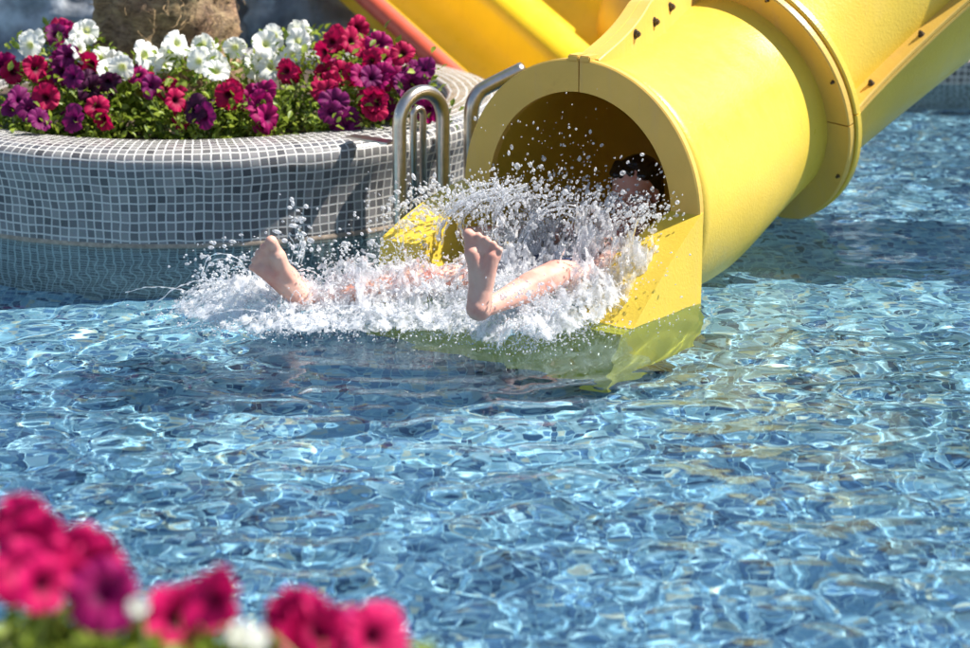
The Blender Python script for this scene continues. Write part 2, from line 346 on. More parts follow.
# ------------------------------------------------------------------ palm: trunk stump in view, crown far above the frame
TC = Vector((-1.045, 7.44, .22))
palm = tag(empty('palm_tree', TC), 'thick brown palm trunk with shaggy roots growing in the mosaic planter', 'palm tree')
V = []; F = []; SEG = 72; rings = [i * .035 for i in range(86)]
for z in rings:
    for k in range(SEG):
        a = 2 * math.pi * k / SEG
        r = .228 + .02 * math.exp(-z / .12) - .012 * z + .010 * math.sin(a * 7 + z * 5) + .012 * rnd.uniform(-1, 1) + .012 * math.sin(z * 46 + a * 2)
        V.append((TC.x + r * math.cos(a), TC.y + r * math.sin(a), TC.z - .03 + z))
for i in range(len(rings) - 1):
    for k in range(SEG):
        a = i * SEG + k; c = i * SEG + (k + 1) % SEG; F.append((a, c, c + SEG, a + SEG))
under(obj_np('trunk', V, F, M['bark']), palm)
bm = bmesh.new()
for i in range(170):
    a = rnd.uniform(-math.pi * .98, .05); z = rnd.uniform(.0, .42); cl = rnd.random()
    if cl < .7: a = rnd.gauss(-.85, .22); 
    p = Vector((TC.x + .236 * math.cos(a), TC.y + .236 * math.sin(a), TC.z + z)); pts = [p]; d = Vector((math.cos(a) * .5, math.sin(a) * .5, rnd.uniform(-.8, .3))).normalized()
    for s in range(6):
        d = (d + Vector((rnd.uniform(-.6, .6), rnd.uniform(-.6, .6), rnd.uniform(-.6, .35)))).normalized(); p = p + d * rnd.uniform(.006, .018); pts.append(p)
    pipe(bm, pts, rnd.uniform(.0006, .0014), 4, False)
under(obj_bm('root_fibres', bm, M['fibre']), palm)
# crown: arching fronds on top of the trunk (above the frame)
bm = bmesh.new()
for i in range(16):
    a = i * 2.4; Lf = 1.5; pts = []
    for s in range(12):
        t = s / 11; pts.append(Vector((TC.x + math.cos(a) * Lf * t, TC.y + math.sin(a) * Lf * t, TC.z + 2.9 + .7 * t * (1.35 - 1.6 * t) + .2 * math.sin(i))))
    pipe(bm, pts, .012, 5)
    for s in range(1, 11):
        for sd in (-1, 1):
            side = Vector((-math.sin(a), math.cos(a), 0)) * sd; p = pts[s]; d = (pts[s + 1] - p).normalized()
            for q in range(3):
                b0 = p + d * q * .045; tip = b0 + side * .26 + d * .12 - Vector((0, 0, .10)); 
                bm.faces.new([bm.verts.new(b0), bm.verts.new(b0 + d * .03), bm.verts.new(tip)])
under(obj_bm('crown', bm, M['leaf']), palm)

# ------------------------------------------------------------------ petunias
def leaf_soup(centre_fn, n, size, up=.5):
    V = []; F = []
    for i in range(n):
        c, nrm = centre_fn(); L_ = size * rnd.uniform(.6, 1.25); W = L_ * rnd.uniform(.42, .6)
        d = Vector((rnd.uniform(-1, 1), rnd.uniform(-1, 1), rnd.uniform(-.5, .9))) + nrm * .8; d.normalize()
        s = d.cross(Vector((rnd.uniform(-1, 1), rnd.uniform(-1, 1), rnd.uniform(.4, 1.4)))).normalized(); u = s.cross(d)
        k = len(V); fold = W * .22
        for a, b_, h in ((0, 0, 0), (.28, .40, fold), (.62, .48, fold), (1.0, 0, -fold * .8), (.62, -.48, fold), (.28, -.40, fold), (.45, 0, -fold * .2)):
            V.append(c + d * L_ * a + s * W * b_ + u * h)
        F += [(k, k + 1, k + 6), (k + 1, k + 2, k + 6), (k + 2, k + 3, k + 6), (k + 3, k + 4, k + 6), (k + 4, k + 5, k + 6), (k + 5, k, k + 6)]
    return V, F
def petunia_mesh(name, R, seed, material):
    """five broad lobes round a funnel throat, each one waved and folded differently"""
    q = random.Random(seed); V = []; F = []; na = 80
    prof = [(.05, -1.0), (.08, -.65), (.12, -.38), (.19, -.20), (.30, -.09), (.45, -.02), (.60, .02), (.75, .03), (.88, .01), (1.0, -.05)]
    lob = [(q.uniform(.82, 1.12), q.uniform(-.22, .34), q.uniform(-.12, .12), q.random() * 6) for _ in range(5)]; a0 = q.random() * 6
    def L5(a):
        u = ((a - a0) / (2 * math.pi) * 5) % 5; i = int(u); t = u - i; w_ = t * t * (3 - 2 * t)
        A_, B_ = lob[i], lob[(i + 1) % 5]; return [x * (1 - w_) + y * w_ for x, y in zip(A_, B_)], t
    for j, (r, z) in enumerate(prof):
        for k in range(na):
            a = 2 * math.pi * k / na; (sc_, lift, tw, ph), t = L5(a); notch = abs(t - .5) * 2; e = r ** 3
            rad = R * r * (1 + (sc_ - 1) * r) * (1 - .17 * e * max(0, 1 - notch / .16))
            zz = z + lift * r * r + e * (.11 * math.sin(a * 7 + ph * 1.3) + .05 * math.sin(a * 12 + ph * 2) + .02 * math.sin(a * 23)) - .10 * r * r * max(0, 1 - notch / .25)
            V.append((rad * math.cos(a + tw * e), rad * math.sin(a + tw * e), R * zz))
    for j in range(len(prof) - 1):
        for k in range(na):
            a = j * na + k; c = j * na + (k + 1) % na; F.append((a, c, c + na, a + na))
    me = bpy.data.meshes.new(name); me.from_pydata(V, [], F); me.materials.append(material); me.polygons.foreach_set('use_smooth', [True] * len(F)); return me
KM = {'h': 'pink', 'w': 'pwhite', 'c': 'pcrim', 'm': 'pmag', 'p': 'ppurp', 'd': 'pdark'}
FM = {k: [petunia_mesh('flower', .042, s * 7 + ord(k), M[v]) for s in range(6)] for k, v in KM.items()}
def add_flower(root, p, kind, scale, face=None):
    o = bpy.data.objects.new('flower', rnd.choice(FM[kind])); COL.objects.link(o)
    d = (Vector((0, 0, CAMH)) - p).normalized() if face is None else face
    d = (d * .9 + Vector((rnd.uniform(-.8, .8), rnd.uniform(-.3, .4), rnd.uniform(-.35, .6)))).normalized()
    o.rotation_euler = (d.to_track_quat('Z', 'Y') @ Matrix.Rotation(rnd.random() * 6, 3, 'Z').to_quaternion()).to_euler()
    o.location = p - Vector(root.location); o.scale = (scale,) * 3; o.parent = root; return o
def cg(): return max(-1.7, min(1.7, rnd.gauss(0, 1)))
def plant(label, flowers, base, leafc, nleaf, leafs, group, cat='petunia', fs=1.0, spread=(.10, .07, .10)):
    root = tag(empty('petunia_plant', base), label, cat, group)
    fp = [p for p, k in flowers]
    for p, k in flowers: add_flower(root, p, k, fs * rnd.uniform(.82, 1.12))
    def cen():
        c = rnd.choice(leafc); return Vector((c.x + cg() * spread[0], c.y + cg() * spread[1], max(base[2] + .005, c.z + min(.9, cg()) * spread[2]))), Vector((0, -.3, .4))
    V, F = leaf_soup(cen, nleaf, leafs); V = [v - Vector(base) for v in V]
    obj_np('foliage', V, F, M['leaf'], root, False)
    bm = bmesh.new()
    for p in fp:
        b0 = Vector((rnd.gauss(0, .02), rnd.gauss(0, .015), 0)); q = p - Vector(base) + Vector((0, .025, -.015))
        pipe(bm, catmull([b0, b0.lerp(q, .5) + Vector((rnd.gauss(0, .012), rnd.gauss(0, .01), .01)), q], 5), .0022, 5, False)
    for i in range(6):
        b0 = Vector((rnd.gauss(0, .02), rnd.gauss(0, .015), 0)); q = Vector((rnd.gauss(0, spread[0]), rnd.gauss(0, .03), rnd.uniform(.04, .14)))
        pipe(bm, catmull([b0, b0.lerp(q, .5) + Vector((0, 0, .02)), q], 5), .002, 5, False)
    obj_bm('stems', bm, M['stem'], root); return root
def fz(py): return .275 + max(0, 138 - py) / 138 * .33
def F3(px, py, dz=0): return PZ(px, py, fz(py) + dz)
PL = [
 ('white petunia at the far left of the mosaic planter, left of the palm trunk', 'w', [(32, 39), (62, 41), (87, 31), (80, 50), (104, 57)]),
 ('crimson petunia at the left end of the planter, under the white blooms', 'c', [(3, 66), (31, 70), (44, 85), (46, 97)]),
 ('small magenta petunia peeping up between the leftmost white blooms', 'm', [(61, 26), (66, 33)]),
 ('purple petunia low by the left edge of the picture', 'p', [(20, 100), (14, 108), (73, 118), (41, 119)]),
 ('purple petunia with blooms just below the leftmost white blooms', 'p', [(63, 60), (60, 70), (72, 76)]),
 ('crimson petunia in front of the left side of the palm trunk', 'c', [(87, 63), (97, 107), (103, 118), (90, 104)]),
 ('near-black plum petunia between crimson blooms left of centre in the planter', 'd', [(87, 83), (109, 82), (103, 88)]),
 ('white petunia in front of the middle of the palm trunk', 'w', [(122, 68), (151, 61), (145, 55), (173, 49), (178, 43), (163, 63)]),
 ('magenta petunia beside the white blooms in front of the trunk', 'm', [(141, 68), (139, 76)]),
 ('crimson petunia low in the middle of the planter', 'c', [(150, 85), (167, 90), (182, 117), (176, 100)]),
 ('white petunia at the right edge of the palm trunk base', 'w', [(200, 56), (203, 44), (221, 68), (214, 63), (235, 48)]),
 ('dark purple petunia low against the planter rim, below the trunk', 'd', [(204, 116), (198, 112), (213, 113)]),
 ('crimson petunia bloom alone under the white blooms right of the trunk', 'c', [(228, 95), (232, 88)]),
 ('white petunia clear of the trunk on its right, the rightmost white one', 'w', [(262, 61), (255, 66), (274, 36), (298, 41), (292, 54), (296, 31)]),
 ('magenta petunia low between the dark purple one and the crimson one to the right', 'm', [(262, 93), (262, 112), (252, 100), (268, 118)]),
 ('crimson petunia just right of the rightmost white petunia', 'c', [(286, 70), (325, 75), (342, 73), (322, 90), (330, 84)]),
 ('violet petunia spilling low on the rim, right part of the planter', 'p', [(335, 102), (339, 119), (331, 112), (344, 127)]),
 ('dark red petunia at the top of the tall flower clump', 'c', [(332, 41), (357, 29), (352, 41), (324, 52)]),
 ('magenta petunia in the tall clump at the right end of the planter', 'm', [(380, 44), (378, 80), (371, 60), (394, 72)]),
 ('bright crimson petunia at the front of the tall right clump', 'c', [(386, 60), (403, 53), (362, 76), (378, 102), (370, 97), (384, 106)]),
 ('purple petunia at the far right end of the planter, behind the steel rail', 'p', [(424, 68), (410, 80), (415, 71), (430, 109), (405, 86)]),
]
GR = 'petunias growing in the round mosaic planter'
for lab, k, pts in PL:
    pts = pts + [(x + rnd.uniform(-11, 11), y + rnd.uniform(-4, 9)) for x, y in pts if rnd.random() < .6]
    fl = [(F3(x, y, rnd.uniform(-.015, .015)), k if rnd.random() < .85 or k == 'w' else rnd.choice('cmp')) for x, y in pts]
    cx = sum(p.x for p, _ in fl) / len(fl); cy = sum(p.y for p, _ in fl) / len(fl) + .03; lo = min(p.z for p, _ in fl)
    v = Vector((cx - PC.x, cy - PC.y)); 
    if v.length > PR - .24: v *= (PR - .24) / v.length
    base = (PC.x + v.x, PC.y + v.y, .24)
    lc = [p + Vector((0, .04, -.045)) for p, _ in fl] + [Vector((base[0], base[1], .24 + (lo - .24) * .4))] * 2 + [Vector((base[0], base[1] - .03, .27))]
    plant(lab, fl, base, lc, 260, .031, GR, spread=(.05, .035, .04))
# green cushions filling the front between the blooms
for lab, px, py, wd in (('bright green petunia foliage without open blooms, low left on the planter rim', 120, 112, .09),
                        ('lime green leafy petunia without blooms at the middle of the planter rim', 225, 118, .10),
                        ('bushy light green petunia foliage between magenta and violet blooms', 292, 108, .085),
                        ('leafy green petunia low at the left edge of the planter', 15, 118, .10),
                        ('sunlit green petunia leaves under the tall crimson clump', 372, 116, .05),
                        ('green petunia shoots between the white blooms and the trunk base', 195, 82, .09)):
    p = PZ(px, py, .30); base = (p.x, p.y + .02, .24)
    plant(lab, [], base, [Vector((p.x, p.y + .02, .275)), Vector((p.x, p.y + .05, .31))], 330, .028, GR, spread=(wd, .05, .028))
# dry leaf on the soil
bm = bmesh.new(); p = PZ(176, 131, .262)
vs = [bm.verts.new(p + Vector((math.cos(a) * .032 * (1 + .3 * math.sin(3 * a)), math.sin(a) * .022, .008 * math.sin(a * 2 + 1)))) for a in [2 * math.pi * i / 14 for i in range(14)]]
c0 = bm.verts.new(p + Vector((0, 0, .012)))
for i in range(14): bm.faces.new((vs[i], vs[(i + 1) % 14], c0))
tag(obj_bm('dry_leaf', bm, simple('dry_leaf', (.50, .36, .22), .8)), 'curled dry tan leaf lying at the inner edge of the planter rim', 'leaf')

# ------------------------------------------------------------------ rocks behind the planter
def rock(c, sx, sy, sz, seed, label):
    bm = bmesh.new(); bmesh.ops.create_icosphere(bm, subdivisions=5, radius=1); q = random.Random(seed); o = Vector((q.random() * 50, q.random() * 50, 0))
    from mathutils import noise as mn
    for v in bm.verts:
        d = v.co.normalized(); k = 1 + .35 * mn.noise(d * 1.6 + o) + .14 * mn.noise(d * 4 + o) + .05 * mn.noise(d * 11 + o)
        v.co = Vector((d.x * sx * k, d.y * sy * k, max(-.2, d.z * sz * k)))
    r = obj_bm('boulder', bm, M['rock'], None, True); r.location = c
    return tag(r, label, 'rock', 'grey boulders behind the planter')
rock((-1.55, 9.6, .05), .75, .5, .55, 1, 'dark grey boulder behind the planter, left of the palm trunk')
rock((-2.5, 9.7, .05), .6, .55, .6, 2, 'grey boulder at the far left corner behind the white flowers')
rock((-.70, 9.7, .05), .62, .5, .62, 3, 'slate grey boulder right of the palm trunk, touching the chute side')
rock((-1.1, 10.4, .10), .8, .5, .95, 4, 'tall grey boulder standing farthest back behind the palm trunk')
rock((-.25, 10.2, .05), .5, .45, .7, 5, 'grey boulder tucked behind the red rimmed chute')

rock((1.35, 10.45, .05), 1.0, .55, 1.25, 8, 'large grey boulder added behind the yellow tube to darken the water reflection')  # added mostly out of sight, so the pool mirrors something dark
rock((2.75, 10.35, .05), 1.0, .6, 1.35, 9, 'brownish grey boulder at the far pool edge, by the right side of the picture, made tall to darken the water reflection')  # only the foot shows; unseen bulk added as a dark reflection for the water
# ------------------------------------------------------------------ tube slide
A = Vector((-.6, -.8, 0)); Rr = Vector((.8, -.6, 0)); C1 = Vector((.256, 6.036, .222))
C2 = Vector((.765, 6.83, .368))
slide = tag(empty('tube_slide', (C1.x, C1.y, 0)), 'glossy yellow tube water slide with a wide round mouth at pool level', 'water slide')
def sweep(path, radii, wall=.02, seg=96, name='tube', material=None, uvw=False, ends=(True, True)):
    V = []; F = []; n = len(path)
    for i, p in enumerate(path):
        t = path[min(i + 1, n - 1)] - path[max(i - 1, 0)]; e1, e2 = frame(t)
        for rr in (radii[i], radii[i] - wall):
            for k in range(seg):
                a = 2 * math.pi * k / seg; V.append(p + rr * (math.cos(a) * e1 + math.sin(a) * e2))
    for i in range(n - 1):
        for s in (0, 1):
            for k in range(seg):
                a = (2 * i + s) * seg + k; b_ = (2 * i + s) * seg + (k + 1) % seg; q = (a, b_, b_ + 2 * seg, a + 2 * seg)
                F.append(q if s == 0 else q[::-1])
    for i in [0, n - 1]:
        for k in range(seg):
            a = 2 * i * seg + k; b_ = 2 * i * seg + (k + 1) % seg; F.append((a, a + seg, b_ + seg, b_))
    return under(obj_np(name, V, F, material), slide)
N2 = Vector((.66, .68, .32)).normalized()
def bez(p0, p1, p2, p3, n):
    return [p0 * (1 - t) ** 3 + 3 * p1 * t * (1 - t) ** 2 + 3 * p2 * t * t * (1 - t) + p3 * t ** 3 for t in [i / n for i in range(n + 1)]]
path1 = bez(C1 - A * .012, C1 - A * .38, C2 - N2 * .32, C2, 28)
rad1 = [.378 - .040 * (i / 28) ** .8 for i in range(29)]
sweep(path1, rad1, .022, name='lower_tube', material=M['yellow'])
E2 = Vector((1.66, 7.22, .95)); path2 = bez(C2 + N2 * .004, C2 + N2 * .30, E2 - Vector((.30, .03, .17)), E2, 30)
P3 = Vector((4.2, 6.9, 1.75)); path3 = bez(E2, E2 + Vector((.6, -.02, .26)), P3 - Vector((.6, -.2, .2)), P3, 20)
rad2 = [.352 for _ in path2]
sweep(path2, rad2, .022, name='upper_tube', material=M['yellow'])
sweep(path3, [.352] * len(path3), .022, name='top_tube', material=M['yellow'])

def ring(c, n, r0, r1, th, gaps, name='ring_flange', material=None, seg=128, lip=0):
    """flat annular flange normal n, split at the given angles (degrees)"""
    e1, e2 = frame(n); bm = bmesh.new(); gs = sorted(g % 360 for g in gaps)
    for i, g in enumerate(gs):
        a0 = g + .35; a1 = (gs[(i + 1) % len(gs)]) - .35
        if a1 <= a0: a1 += 360
        m_ = max(8, int(seg * (a1 - a0) / 360)); prof = [(r0, -th / 2), (r1 - .004, -th / 2), (r1, -th / 2 + .004), (r1, th / 2 - .004), (r1 - .004, th / 2), (r0, th / 2)]
        rows = []
        for k in range(m_ + 1):
            a = math.radians(a0 + (a1 - a0) * k / m_); rad = math.cos(a) * e1 + math.sin(a) * e2
            rows.append([bm.verts.new(c + rad * r + n * z) for r, z in prof])
        for a, b_ in zip(rows, rows[1:]):
            for k in range(len(prof)): bm.faces.new((a[k], b_[k], b_[(k + 1) % len(prof)], a[(k + 1) % len(prof)]))
        bm.faces.new(rows[0]); bm.faces.new(rows[-1][::-1])
    bmesh.ops.recalc_face_normals(bm, faces=bm.faces[:])
    return under(obj_bm(name, bm, material), slide)
Ain = -A
ring(C1, Ain, .296, .384, .024, (90, 270), 'mouth_ring', M['yellow2'])
# tabs standing up either side of the split at the top of the mouth
bm = bmesh.new(); RM = Matrix((Rr, A, Vector((0, 0, 1)))).transposed()
for s in (-1, 1):
    bm_box(bm, C1 + Vector((0, 0, .385)) + Rr * s * .0185 + Ain * .01, .034, .05, .018, RM)
bmesh.ops.bevel(bm, geom=bm.edges[:], offset=.003, segments=2, affect='EDGES')
under(obj_bm('top_tab', bm, M['yellow2']), slide)
# bulky joint flange between the two tubes: two plates
ring(C2 - N2 * .016, N2, .330, .418, .026, (-4, 176), 'joint_flange', M['yellow2'])
ring(C2 + N2 * .016, N2, .340, .424, .026, (-1, 179), 'joint_flange', M['yellow'])
t3 = (path3[1] - path3[0]).normalized()
ring(E2 - t3 * .014, t3, .340, .42, .024, (0, 180), 'joint_flange', M['yellow2'])
ring(E2 + t3 * .014, t3, .340, .42, .024, (0, 180), 'joint_flange', M['yellow'])
def seam(path, radii, phi0, phi1, w_, h_, name, material, i0=0, i1=None, sag=0.0, top=.0):
    bm = bmesh.new(); n = len(path); i1 = n - 1 if i1 is None else i1; rows = []
    for i in range(i0, i1 + 1):
        t = path[min(i + 1, n - 1)] - path[max(i - 1, 0)]; e1, e2 = frame(t); u = (i - i0) / (i1 - i0)
        a = math.radians(phi0 + (phi1 - phi0) * u); r_ = math.cos(a) * e1 + math.sin(a) * e2; tt = -math.sin(a) * e1 + math.cos(a) * e2
        r0 = radii[i] - .004; hh = h_(u) if callable(h_) else h_
        rows.append([bm.verts.new(path[i] + r_ * rr + tt * s) for rr, s in ((r0, -w_ / 2), (r0 + hh - .003, -w_ / 2), (r0 + hh, -w_ / 2 + .003), (r0 + hh, -.0016), (r0 + hh - .004, 0), (r0 + hh, .0016), (r0 + hh, w_ / 2 - .003), (r0 + hh - .003, w_ / 2), (r0, w_ / 2))])
    for a, b_ in zip(rows, rows[1:]):
        for k in range(len(a)): bm.faces.new((a[k], b_[k], b_[(k + 1) % len(a)], a[(k + 1) % len(a)]))
    bm.faces.new(rows[0]); bm.faces.new(rows[-1][::-1]); bmesh.ops.recalc_face_normals(bm, faces=bm.faces[:])
    return under(obj_bm(name, bm, material), slide)
seam(path1, rad1, 88, 104, .072, lambda u: .012 + .10 * min(1, u * 2.2) ** .8, 'seam_flange', M['yellow2'])
seam(path2, rad2, -3, -8, .026, .062, 'seam_flange', M['yellow2'])
seam(path3, [.352] * len(path3), -8, -8, .026, .062, 'seam_flange', M['yellow2'])
seam(path2, rad2, 177, 172, .026, .062, 'seam_flange', M['yellow2'])

def bolt(p, n, r=.0105, h=.015):
    bm = bmesh.new(); n = n.normalized(); e1, e2 = frame(n)
    for rr, z0, z1, sg in ((r * 1.35, 0, .002, 16), (r, .002, .010, 6), (r * .55, .010, h, 10)):
        lo = [bm.verts.new(p + n * z0 + rr * (math.cos(2 * math.pi * k / sg) * e1 + math.sin(2 * math.pi * k / sg) * e2)) for k in range(sg)]
        hi = [bm.verts.new(v.co + n * (z1 - z0)) for v in lo]
        for k in range(sg): bm.faces.new((lo[k], lo[(k + 1) % sg], hi[(k + 1) % sg], hi[k]))
        bm.faces.new(hi); bm.faces.new(lo[::-1])
    bmesh.ops.recalc_face_normals(bm, faces=bm.faces[:])
    return under(obj_bm('bolt', bm, M['bolt']), slide)
def seam_pt(path, radii, phi, i, up, w_, side):
    n = len(path); t = path[min(i + 1, n - 1)] - path[max(i - 1, 0)]; e1, e2 = frame(t); a = math.radians(phi)
    r_ = math.cos(a) * e1 + math.sin(a) * e2; tt = -math.sin(a) * e1 + math.cos(a) * e2
    return path[i] + r_ * (radii[i] - .004 + up) + tt * side * w_ / 2, tt * side
for i in (7, 13, 19, 25):
    u = i / 28; p, n = seam_pt(path1, rad1, 88 + 16 * u, i, .052, .072, -1); bolt(p, n)
for i in (6, 13, 19, 26):
    u = i / 30; p, n = seam_pt(path2, rad2, -3 - 5 * u, i, .036, .026, 1); bolt(p, n, .008)
e1_, e2_ = frame(N2)
for a in (-30, 16, 60): 
    a = math.radians(a); bolt(C2 - N2 * .029 + .402 * (math.cos(a) * e1_ + math.sin(a) * e2_), -N2, .0045, .010)

# trough at the mouth: a box under water with a flared half-pipe channel
def htop(u, left):
    if left: return .222 * (1 - (u / .60) ** 1.7) + .01
    return .240 * (1 - (max(0, u) / .325) ** 1.15) if u < .325 else -.240 * 1.15 * (u - .325) / .325 * .45
def trough():
    V = []; F = []; nu = 26; rows = []
    for i in range(nu + 1):
        u = .375 * i / nu; hr = max(htop(u, False), -.088); hl = max(htop(u, True), -.088); zb = -.078 - .012 * (i / nu); row = []
        so = .388; si = .300; row.append((-so, DEPTH + .14)); row.append((-so, hl)); 
        m_ = 22
        for k in range(m_ + 1):
            a = math.pi * k / m_; s = -math.cos(a) * (si - (.15 * min(1, u / .3) if a > 1.57 else .05 * min(1, u / .3))); h = hl if k < m_ / 2 else hr
            z = zb + (h - zb) * (1 - math.sin(a)) ** (1.0) if h > zb else h
            z = zb + (h - zb) * (1 - math.sin(a) ** .9)
            row.append((s, z))
        row.append((so, hr)); row.append((so, DEPTH + .14))
        rows.append([C1.xy.to_3d() + A * u + Rr * s + Vector((0, 0, z)) for s, z in row])
    rows.append([p + (A * .075 + Vector((0, 0, DEPTH + .14 + .004 - p.z)) if p.z > DEPTH + .15 else A * .075) for p in rows[-1]]); nu += 1
    k = len(rows[0])
    for r in rows: V += r
    for i in range(nu):
        for j in range(k):
            a = i * k + j; b_ = i * k + (j + 1) % k; F.append((a, b_, b_ + k, a + k))
    me = bpy.data.meshes.new('trough'); me.from_pydata([tuple(v) for v in V], [], F + [tuple(range(k))[::-1], tuple(range(nu * k, nu * k + k))])
    bm = bmesh.new(); bm.from_mesh(me); bmesh.ops.recalc_face_normals(bm, faces=bm.faces[:])
    return bm
o = under(obj_bm('splash_trough', trough(), M['yellow'], smooth=True), slide); o.cycles.is_caustics_receiver = True
o.data.set_sharp_from_angle(angle=math.radians(32))

# another yellow tube seen behind the ridge
t2 = tag(empty('background_tube', (1.0, 9.0, G)), 'dull yellow bend of another tube slide behind the top seam', 'water slide')
bm = bmesh.new(); pts = catmull([PY(665, 62, 8.6), PY(672, 20, 8.9), PY(700, -35, 9.3), PY(760, -90, 9.6)], 10)
pipe(bm, pts, [.12 + .16 * min(1, i / 8) for i in range(len(pts))], 40)
o = obj_bm('tube_bend', bm, M['yellow2'], smooth=True); under(o, t2)
bm = bmesh.new(); q = PY(700, -35, 9.3); pipe(bm, [Vector((q.x, q.y, G)), q], .05, 16); under(obj_bm('support_post', bm, M['steel'], smooth=True), t2)

# ------------------------------------------------------------------ open two-lane chute with a red rim
chute = tag(empty('open_chute', (.1, 8.5, 0)), 'wide open golden water chute with a red rolled rim, behind the handrails', 'water slide')
Ca = PY(503, 118, 8.25); Cb = PY(362, -8, 8.75); D = (Cb - Ca).normalized(); X = Vector((1, .10, 0)); X = (X - D * X.dot(D)).normalized(); H = X.cross(D); H = H if H.z > 0 else -H
profc = [(-.035, .0), (.035, .015), (.06, -.05), (.09, -.13), (.16, -.165), (.25, -.165), (.315, -.12), (.345, -.04), (.365, .0), (.40, .012), (.47, .012), (.505, .0), (.52, -.05), (.55, -.13), (.64, -.175), (.76, -.175), (.84, -.13), (.875, -.05), (.89, .015), (.93, .015), (.93, -.03), (.90, -.22), (.50, -.24), (.05, -.22), (-.02, -.04)]
V = []; F = []; K = len(profc); st = [-.45, 0, .2, .5, .9, 1.4, 2.0, 3.0]
for s in st:
    for c_, h_ in profc: V.append(Ca + D * s + X * c_ + H * h_)
for i in range(len(st) - 1):
    for j in range(K): a = i * K + j; b_ = i * K + (j + 1) % K; F.append((a, b_, b_ + K, a + K))
o = under(obj_np('chute_body', V, F, M['yellow_bg']), chute); o.data.set_sharp_from_angle(angle=math.radians(50))
bm = bmesh.new(); pipe(bm, [Ca + D * s + X * -.005 + H * .002 for s in (-.5, 0, 1, 3.0)], .040, 20); under(obj_bm('red_rim', bm, M['red'], smooth=True), chute)
bm = bmesh.new(); pipe(bm, [Ca + D * s + X * 1.02 + H * .05 for s in (-.3, 0, 1, 3.0)], .028, 16); under(obj_bm('brown_rail', bm, M['brownbeam'], smooth=True), chute)
bm = bmesh.new()
for s, c_ in ((.5, .25), (2.2, .25), (2.2, .7)):
    p = Ca + D * s + X * c_ - H * .2; pipe(bm, [Vector((p.x, p.y, -.5)), p], .045, 14)
under(obj_bm('support_post', bm, M['steel'], smooth=True), chute)

# ------------------------------------------------------------------ steel handrails
def arc3(c, ex, ez, r, a0, a1, n=12):
    return [c + r * (math.cos(math.radians(a0 + (a1 - a0) * i / n)) * ex + math.sin(math.radians(a0 + (a1 - a0) * i / n)) * ez) for i in range(n + 1)]
Z = Vector((0, 0, 1))
r1 = tag(empty('handrail', (-.25, 6.5, 0)), 'steel hairpin handrail loop standing between planter and slide mouth', 'handrail', 'steel handrails by the slide')
YA = 6.44; pl = PY(399.5, 150, YA); pr_ = PY(443, 150, YA + .12); zt = PY(422, 92, YA + .06).z
ex = (Vector((pr_.x, pr_.y, 0)) - Vector((pl.x, pl.y, 0))); Wd = ex.length; ex.normalize(); cc = Vector(((pl.x + pr_.x) / 2, (pl.y + pr_.y) / 2, zt - Wd / 2))
bm = bmesh.new(); a_ = arc3(cc, ex, Z, Wd / 2, 180, 0, 16)
pipe(bm, [Vector((a_[0].x, a_[0].y, DEPTH + .01)), Vector((a_[0].x, a_[0].y, 0))] + a_ + [Vector((a_[-1].x, a_[-1].y, 0)), Vector((a_[-1].x, a_[-1].y, DEPTH + .01))], .0205, 20)
under(obj_bm('rail_loop', bm, M['steel'], smooth=True), r1)
bm = bmesh.new(); c2 = cc + Vector((-.012, .10, .0)); a_ = arc3(c2, ex, Z, .019, 180, 0, 10)
pipe(bm, [Vector((a_[0].x, a_[0].y, .02))] + a_ + [Vector((a_[-1].x, a_[-1].y, -.05))], .0105, 14)
under(obj_bm('thin_rod', bm, M['steel'], smooth=True), r1)
bm = bmesh.new(); p0 = PY(393, 143, YA + .02); p1 = PY(350, 136, YA + .12)
d = (p1 - p0).normalized(); up = Vector((0, 0, 1)); s = d.cross(up).normalized(); up = s.cross(d)
R3 = Matrix((d, s, up)).transposed(); bm_box(bm, (p0 + p1) / 2, (p1 - p0).length, .05, .006, R3); bmesh.ops.bevel(bm, geom=bm.edges[:], offset=.002, segments=2, affect='EDGES')
under(obj_bm('mounting_plate', bm, M['steel']), r1)
r2 = tag(empty('handrail', (.0, 6.75, 0)), 'bent steel handrail with its open end pointing up right, behind the mouth ring', 'handrail', 'steel handrails by the slide')
YB = 6.75; q = [PY(471, 300, YB), PY(471, 128, YB), PY(472, 108, YB), PY(478, 94, YB + .01), PY(489, 86, YB + .02), PY(523, 69, YB + .05)]
q[0] = Vector((q[1].x, q[1].y, DEPTH + .01)); pts = [q[0]] + catmull(q[1:], 8)
bm = bmesh.new(); pipe(bm, pts, .0225, 20); under(obj_bm('rail_tube', bm, M['steel'], smooth=True), r2)
bm = bmesh.new(); e = pts[-1]; dd = (pts[-1] - pts[-2]).normalized(); pipe(bm, [e, e + dd * .004], .018, 20); under(obj_bm('end_cap', bm, M['steel']), r2)

